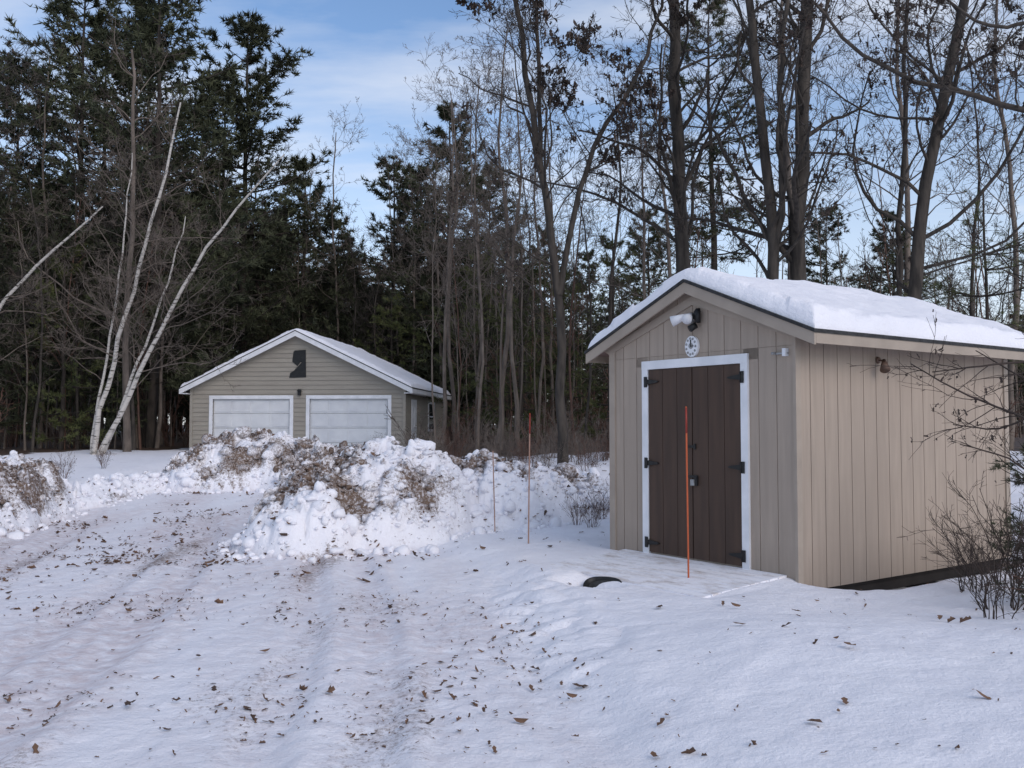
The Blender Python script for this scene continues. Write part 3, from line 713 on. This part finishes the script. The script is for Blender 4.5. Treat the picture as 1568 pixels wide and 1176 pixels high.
for i in range(40):
    x=rg.uniform(-2.8,5);y=rg.uniform(15.5,22.5);place('brush_shrub',rg.choice(br0),(x,y,Hs(x,y)-.1),rg.random()*6,rg.uniform(.2,.45)+(y-15.5)*.055)
for x,y,s in((1.05,12.2,.33),(1.3,13.2,.3),(.2,14.4,.3),(-1.5,15.5,.35),(-9.3,19,.4),(-9.8,22,.4),(1.5,11.4,.28),(.9,12.6,.3)):
    place('brush_shrub',br0[1],(x,y,Hs(x,y)-.05),rg.random()*6,s)
br1=[shrub(20+i,8,1.8,1.2,.015,'twig' if i%2 else 'bark2',0,.011,4,3) for i in range(4)]
brush=empty('undergrowth',(0,0,0))
def inside_building(x,y): return (-12.8<x<-2.2 and 28.8<y<40.5)
for i in range(200):
    x=rg.uniform(-26,22);y=rg.uniform(22,42)
    if woods(np.array([x]),np.array([y]))[0]<.5 or inside_building(x,y) or abs(x/y)>.62: continue
    place('brush',rg.choice(br1),(x,y,Hs(x,y)-.1),rg.random()*6,rg.uniform(.6,1.5),brush)
for i in range(45):
    y=rg.uniform(55,85);x=rg.uniform(-.62,.58)*y
    place('brush',rg.choice(br1),(x,y,Hs(x,y)-.1),rg.random()*6,rg.uniform(1.8,2.8),brush)

def pine_mesh(seed,H,cb,maxr,dens=1.0,nsub=9,bw=.03,mat='needle',r0=.2,irr=.5,nbl=6,bl=(.13,.26),wh=1.0,sub_n=4):
    rg=np.random.default_rng(seed);k6=min(1,H/6)
    tp=resample([(0,0,0),(.1*H/18,0,H*.4),(-.05*H/18,.1*H/18,H*.8),(0,0,H)],14,.03*H/18)[None];tr=np.linspace(r0,.02*k6,14)[None]
    z=cb*H;B=[];Ls=[]
    while z<H-.25*k6:
        f=(H-z)/(H*(1-cb));rl=maxr*(min(1,f*2.0+.10)**.85)*(1-.25*max(0,f-.7)/.3)
        for k in range(rg.integers(3,6)):
            a=rg.uniform(0,6.283);l=rl*rg.uniform(1-irr,1.12);el=.10+.6*(1-f)**2+rg.normal(0,.09)
            n=7;s=np.linspace(0,1,n)
            out=s*l*math.cos(el);zz=z+s*l*math.sin(el)-.10*l*np.sin(s*math.pi)*f+.14*l*s**3
            c=a+rg.normal(0,.15)*s
            ctr=np.array([np.interp(z,tp[0,:,2],tp[0,:,i]) for i in(0,1)])
            B.append(np.stack([ctr[0]+out*np.cos(c),ctr[1]+out*np.sin(c),zz],-1));Ls.append(.004+.011*l)
        z+=rg.uniform(.3,.7)*min(1,H/6+.05)*wh
    B=np.array(B);BR=np.array(Ls)[:,None]*np.linspace(1,.25,7)[None]
    D=[];
    for k in range(12):
        zz=cb*H*rg.uniform(.5,1);a=rg.uniform(0,6.28);l=rg.uniform(.4,1.5)*min(1,H/12);s=np.linspace(0,1,7)
        D.append(np.stack([s*l*math.cos(a),s*l*math.sin(a),zz+s*l*rg.uniform(-.3,.2)],-1))
    D=np.array(D);DR=np.full((12,7),.014*min(1,H/12))*np.linspace(1,.4,7)
    SP,SR=grow(B,BR,int(nsub),.2,(.5,1.1),.42,.5,sub_n,.1,.02,min(.005,H*.001),.4,1.0,rg)
    SP[:,:,2]=SP[:,:1,2]+(SP[:,:,2]-SP[:,:1,2])*.4
    V,F,_=tubes([(tp,tr),(B,BR),(D,DR),(SP,SR)],6)
    m=len(SP);nt_=max(1,int(5*dens));ii=np.repeat(np.arange(m),nt_);q=sub_n-1;t=rg.uniform(.1,1,len(ii))*q;i0=np.minimum(t.astype(int),q-1);w=(t-i0)[:,None]
    C=SP[ii,i0]*(1-w)+SP[ii,i0+1]*w;T=SP[ii,i0+1]-SP[ii,i0];T/=np.linalg.norm(T,axis=1,keepdims=True)
    C=np.repeat(C,nbl,0);T=np.repeat(T,nbl,0);k=len(C)
    d=T*.7+rg.normal(0,.65,(k,3))+np.array([0,0,.2]);d/=np.linalg.norm(d,axis=1,keepdims=True)
    l=rg.uniform(*bl,k)[:,None];s=np.cross(d,rg.normal(size=(k,3)));s/=np.linalg.norm(s,axis=1,keepdims=True)
    s*=bw
    NV=np.stack([C-s*.6,C+s*.6,C+d*l],1).reshape(-1,3)
    NF=np.arange(3*k).reshape(-1,3)+len(V)
    return mesh_np('pine',np.concatenate([V,NV]),[(F,0),(NF,1)],[M['pinebark'],M[mat]])
pA=pine_mesh(1,18,.14,4.0,1.2,12,.042,nbl=5,bl=(.16,.32));pB=pine_mesh(2,18,.26,3.8,1.2,12,.042,nbl=5,bl=(.16,.32));pC=pine_mesh(3,15,.1,3.6,1.2,11,.042,nbl=5,bl=(.16,.32));pD=pine_mesh(4,16,.42,2.9,1.0,10)
pF=[pine_mesh(30+i,16,.12,4.0,.8,6,.10,nbl=4,bl=(.35,.6),wh=1.25,sub_n=3) for i in range(2)]
pY=pine_mesh(5,7,.08,1.9,1.2,9,.016,'needle2',.09,bl=(.10,.17),nbl=5);pS=pine_mesh(6,6.5,.3,1.9,.9,8,.008,'needle2',.06,bl=(.09,.15))
PL=[(pA,-13.4,34,18,19.5),(pB,-12.2,41.5,18,20),(pA,-14.9,37,18,18.5),(pB,-17.2,38,18,18),(pA,-20.3,37,18,16),(pC,-18.2,31,15,11),(pB,-16.4,34.5,18,18.5),(pA,-13.0,40.5,18,17),
    (pC,-9.8,43,15,13.5),(pC,-2.9,42,15,15.6),(pB,-5.9,45,18,14.5),(pA,-1.2,46,18,13.8),(pC,-8.4,44,15,11),(pC,-14.5,45,15,14),(pC,-4.6,44,15,13.5),
    (pC,1.6,46,15,10.5),(pC,6.2,41,15,10.3),(pC,3.9,47,15,9.5),(pD,6.4,29,16,14.5),(pB,12.5,36,18,9.5),(pC,16,38,15,9.5),(pB,-22.5,34,18,14),
    (pC,-14.8,33,15,9),(pC,-.2,39,15,9)]
for me_,x,y,h0,h1 in PL:
    obj('white_pine_tree',me_,None,(x,y,gz(x,y)),rg.random()*6.28,h1/h0)
for x,y,h in((-5.4,41,0),(-4.4,41.5,0),(1.9,33,0),(-15.5,31.5,0),(-1.2,34,0),(.3,30,0),(3.2,29,0)):
    obj('young_pine_tree',pY,None,(x,y,gz(x,y)),rg.random()*6,rg.uniform(.8,1.15))
for x,y,s in((11.2,21.5,1.0),(10.2,23.5,.9),(12.3,20,.9)):
    obj('young_pine_tree',pS,None,(x,y,gz(x,y)),rg.random()*6,s)
fir=pine_mesh(8,1.4,.05,.55,1.0,7,.004,'needle',.015,bl=(.03,.055),nbl=7)
obj('fir_sapling',fir,None,(4.15,7.15,gz(4.15,7.15)+.05),1.0,1)

gen=[]
for i in range(4):
    h=[13,15,11,14][i]
    gen.append(tree_mesh('bare',[([(0,0,0),(rg.uniform(-.4,.4),rg.uniform(-.3,.3),h*.4),(rg.uniform(-.7,.7),rg.uniform(-.6,.6),h*.75),(rg.uniform(-1,1),0,h)],[.085,.10,.055,.07][i],.018)],
        spec([24,26,18,20][i],6,5,3,[.25,.35,.25,.4][i],.1,.33),M[['bark','bark2','bark','bark2'][i]],0,rmin=.007,S=6))
far=[]
for i in range(3):
    h=[13,15,12][i]
    far.append(tree_mesh('bare',[([(0,0,0),(rg.uniform(-.4,.4),rg.uniform(-.3,.3),h*.4),(rg.uniform(-.7,.7),rg.uniform(-.6,.6),h*.75),(rg.uniform(-1,1),0,h)],[.09,.11,.07][i],.02)],
        [(18,.25,(.5,1.1),.32,.33,4,.19,.1),(5,.2,(.5,1.1),.5,.55,3,.22,.06),(4,.15,(.5,1.0),.55,.7,3,.22,.04)],M[['bark','bark2','bark2'][i]],0,rmin=.014,S=5,trunk_n=9))
near=[(-2.0,27,.75),(-.9,24,.7),(-2.0,33,.8),(.2,25,.7),(1.9,24,.7),(2.8,26,.8),(-8.2,42,1),(-6.6,42,.95),(-10.2,44,1.05),(4.4,27,.85),(-13.9,33,1),(-15.2,29,.9),(-17,33,1),(7.0,24,.9),(10.5,25,1),(13,24,1),(11.5,18,1),(14,28,1),(-4.4,41.5,.9),(-11.5,41.5,1),(-.4,27.5,.8),(3.6,23.5,.7),(-5.4,42.5,1),(-7.5,41.4,.85),(-1.2,30.5,.9),(.8,28,.8),(-18.5,31,1),(-13,31.5,.85),(-3.2,41.3,1),(1.4,31,.9)]
for x,y,s in near:
    place('bare_tree',gen[rg.randrange(4)],(x,y,gz(x,y)),rg.random()*6.28,s*rg.uniform(.9,1.1))
mass=empty('distant_woods',(0,0,0))
for i in range(150):
    y=rg.uniform(32,72);x=rg.uniform(-.62,.60)*y
    if inside_building(x,y) or woods(np.array([x]),np.array([y]))[0]<.6: continue
    b=x/y
    lim=1.0 if b<-.24 else (.9 if b<.08 else .66)
    place('bare',(far[rg.randrange(3)][0],None),(x,y,gz(x,y)),rg.random()*6.28,rg.uniform(.65,1.0)*lim,mass)
for i in range(120):
    y=rg.uniform(48,84);t=-.64+1.26*((i*.618034)%1);x=t*y
    top=.23 if t<-.25 else (.18 if t<.03 else .10)     # skyline as height over distance
    h=min(19,max(5,1.5+y*top*rg.uniform(.55,1.1)))
    obj('pine',rg.choice(pF),mass,(x,y,gz(x,y)),rg.random()*6.28,(h/16*1.3,h/16*1.3,h/16))
poles=[]
for i in range(3):
    poles.append(tree_mesh('pole',[([(0,0,0),(rg.uniform(-.3,.3),0,3),(rg.uniform(-.6,.6),rg.uniform(-.4,.4),7)],.035,.01)],[(12,.25,(.5,1.0),.28,.5,4,.12,.08),(4,.2,(.5,1),.5,.6,3,.2,.04)],M[['bark2','bark2','twig'][i]],0,rmin=.008,S=4,trunk_n=9))
for i in range(180):
    y=rg.uniform(22,44);x=rg.uniform(-.60,.56)*y
    if inside_building(x,y) or woods(np.array([x]),np.array([y]))[0]<.6: continue
    place('sapling',(poles[rg.randrange(3)][0],None),(x,y,gz(x,y)),rg.random()*6.28,rg.uniform(.6,1.3),mass)

# ---------------------------------------------------------------- world
w=bpy.data.worlds.new("World");sc.world=w;w.use_nodes=True;nt=w.node_tree
bg=nt.nodes["Background"];sky=N(nt,"ShaderNodeTexSky",sky_type='NISHITA')
SEL=32
sky.sun_disc=False;sky.sun_elevation=math.radians(SEL);sky.sun_rotation=math.radians(143);sky.air_density=1.0;sky.dust_density=.5;sky.ozone_density=1.4
tc=N(nt,"ShaderNodeTexCoord");sx=N(nt,"ShaderNodeSeparateXYZ");nt.links.new(tc.outputs["Generated"],sx.inputs[0])
ad=N(nt,"ShaderNodeMath",operation='ADD');nt.links.new(sx.outputs[2],ad.inputs[0]);ad.inputs[1].default_value=.12
mx=N(nt,"ShaderNodeMath",operation='MAXIMUM');nt.links.new(ad.outputs[0],mx.inputs[0]);mx.inputs[1].default_value=.05
dv=N(nt,"ShaderNodeVectorMath",operation='DIVIDE');nt.links.new(tc.outputs["Generated"],dv.inputs[0]);nt.links.new(mx.outputs[0],dv.inputs[1])
mp=N(nt,"ShaderNodeMapping");nt.links.new(dv.outputs[0],mp.inputs[0]);mp.inputs["Scale"].default_value=(.9,2.0,.0);mp.inputs["Location"].default_value=(3.1,1.7,0)
nz=noise(nt,1.1,8,mp.outputs[0],.55)
cf=ramp(nt,nz,.38,.78)
hz=N(nt,"ShaderNodeMapRange");nt.links.new(sx.outputs[2],hz.inputs[0]);hz.inputs[1].default_value=.0;hz.inputs[2].default_value=.38;hz.inputs[3].default_value=.9;hz.inputs[4].default_value=0
mxx=N(nt,"ShaderNodeMath",operation='MAXIMUM');nt.links.new(cf,mxx.inputs[0]);nt.links.new(hz.outputs[0],mxx.inputs[1])
mn=N(nt,"ShaderNodeMath",operation='MULTIPLY');nt.links.new(mxx.outputs[0],mn.inputs[0]);mn.inputs[1].default_value=.9
skc=mixc(nt,1.0,sky.outputs[0],(1.05,1.14,1.25),'MULTIPLY')
col=mixc(nt,mn.outputs[0],skc,(6.5,6.7,7.2))
nt.links.new(col,bg.inputs[0]);bg.inputs[1].default_value=.138
sd_=bpy.data.lights.new('sun','SUN');sd_.energy=1.35;sd_.angle=math.radians(40);sd_.color=(1,.87,.76)
so=bpy.data.objects.new('sun',sd_);COL.objects.link(so)
el=math.radians(SEL);az=math.radians(143);dv_=Vector((math.sin(az)*math.cos(el),math.cos(az)*math.cos(el),math.sin(el)))
so.rotation_euler=dv_.to_track_quat('Z','Y').to_euler()
sc.view_settings.view_transform='Standard';sc.view_settings.look='None';sc.view_settings.exposure=0
# ---------------------------------------------------------------- camera
cd=bpy.data.cameras.new('camera');cd.sensor_width=36;cd.lens=32.14;cd.clip_end=1500;cd.clip_start=.05
co=bpy.data.objects.new('camera',cd);COL.objects.link(co);co.location=(0,0,1.5);co.rotation_euler=(math.radians(92.54),0,0)
sc.camera=co
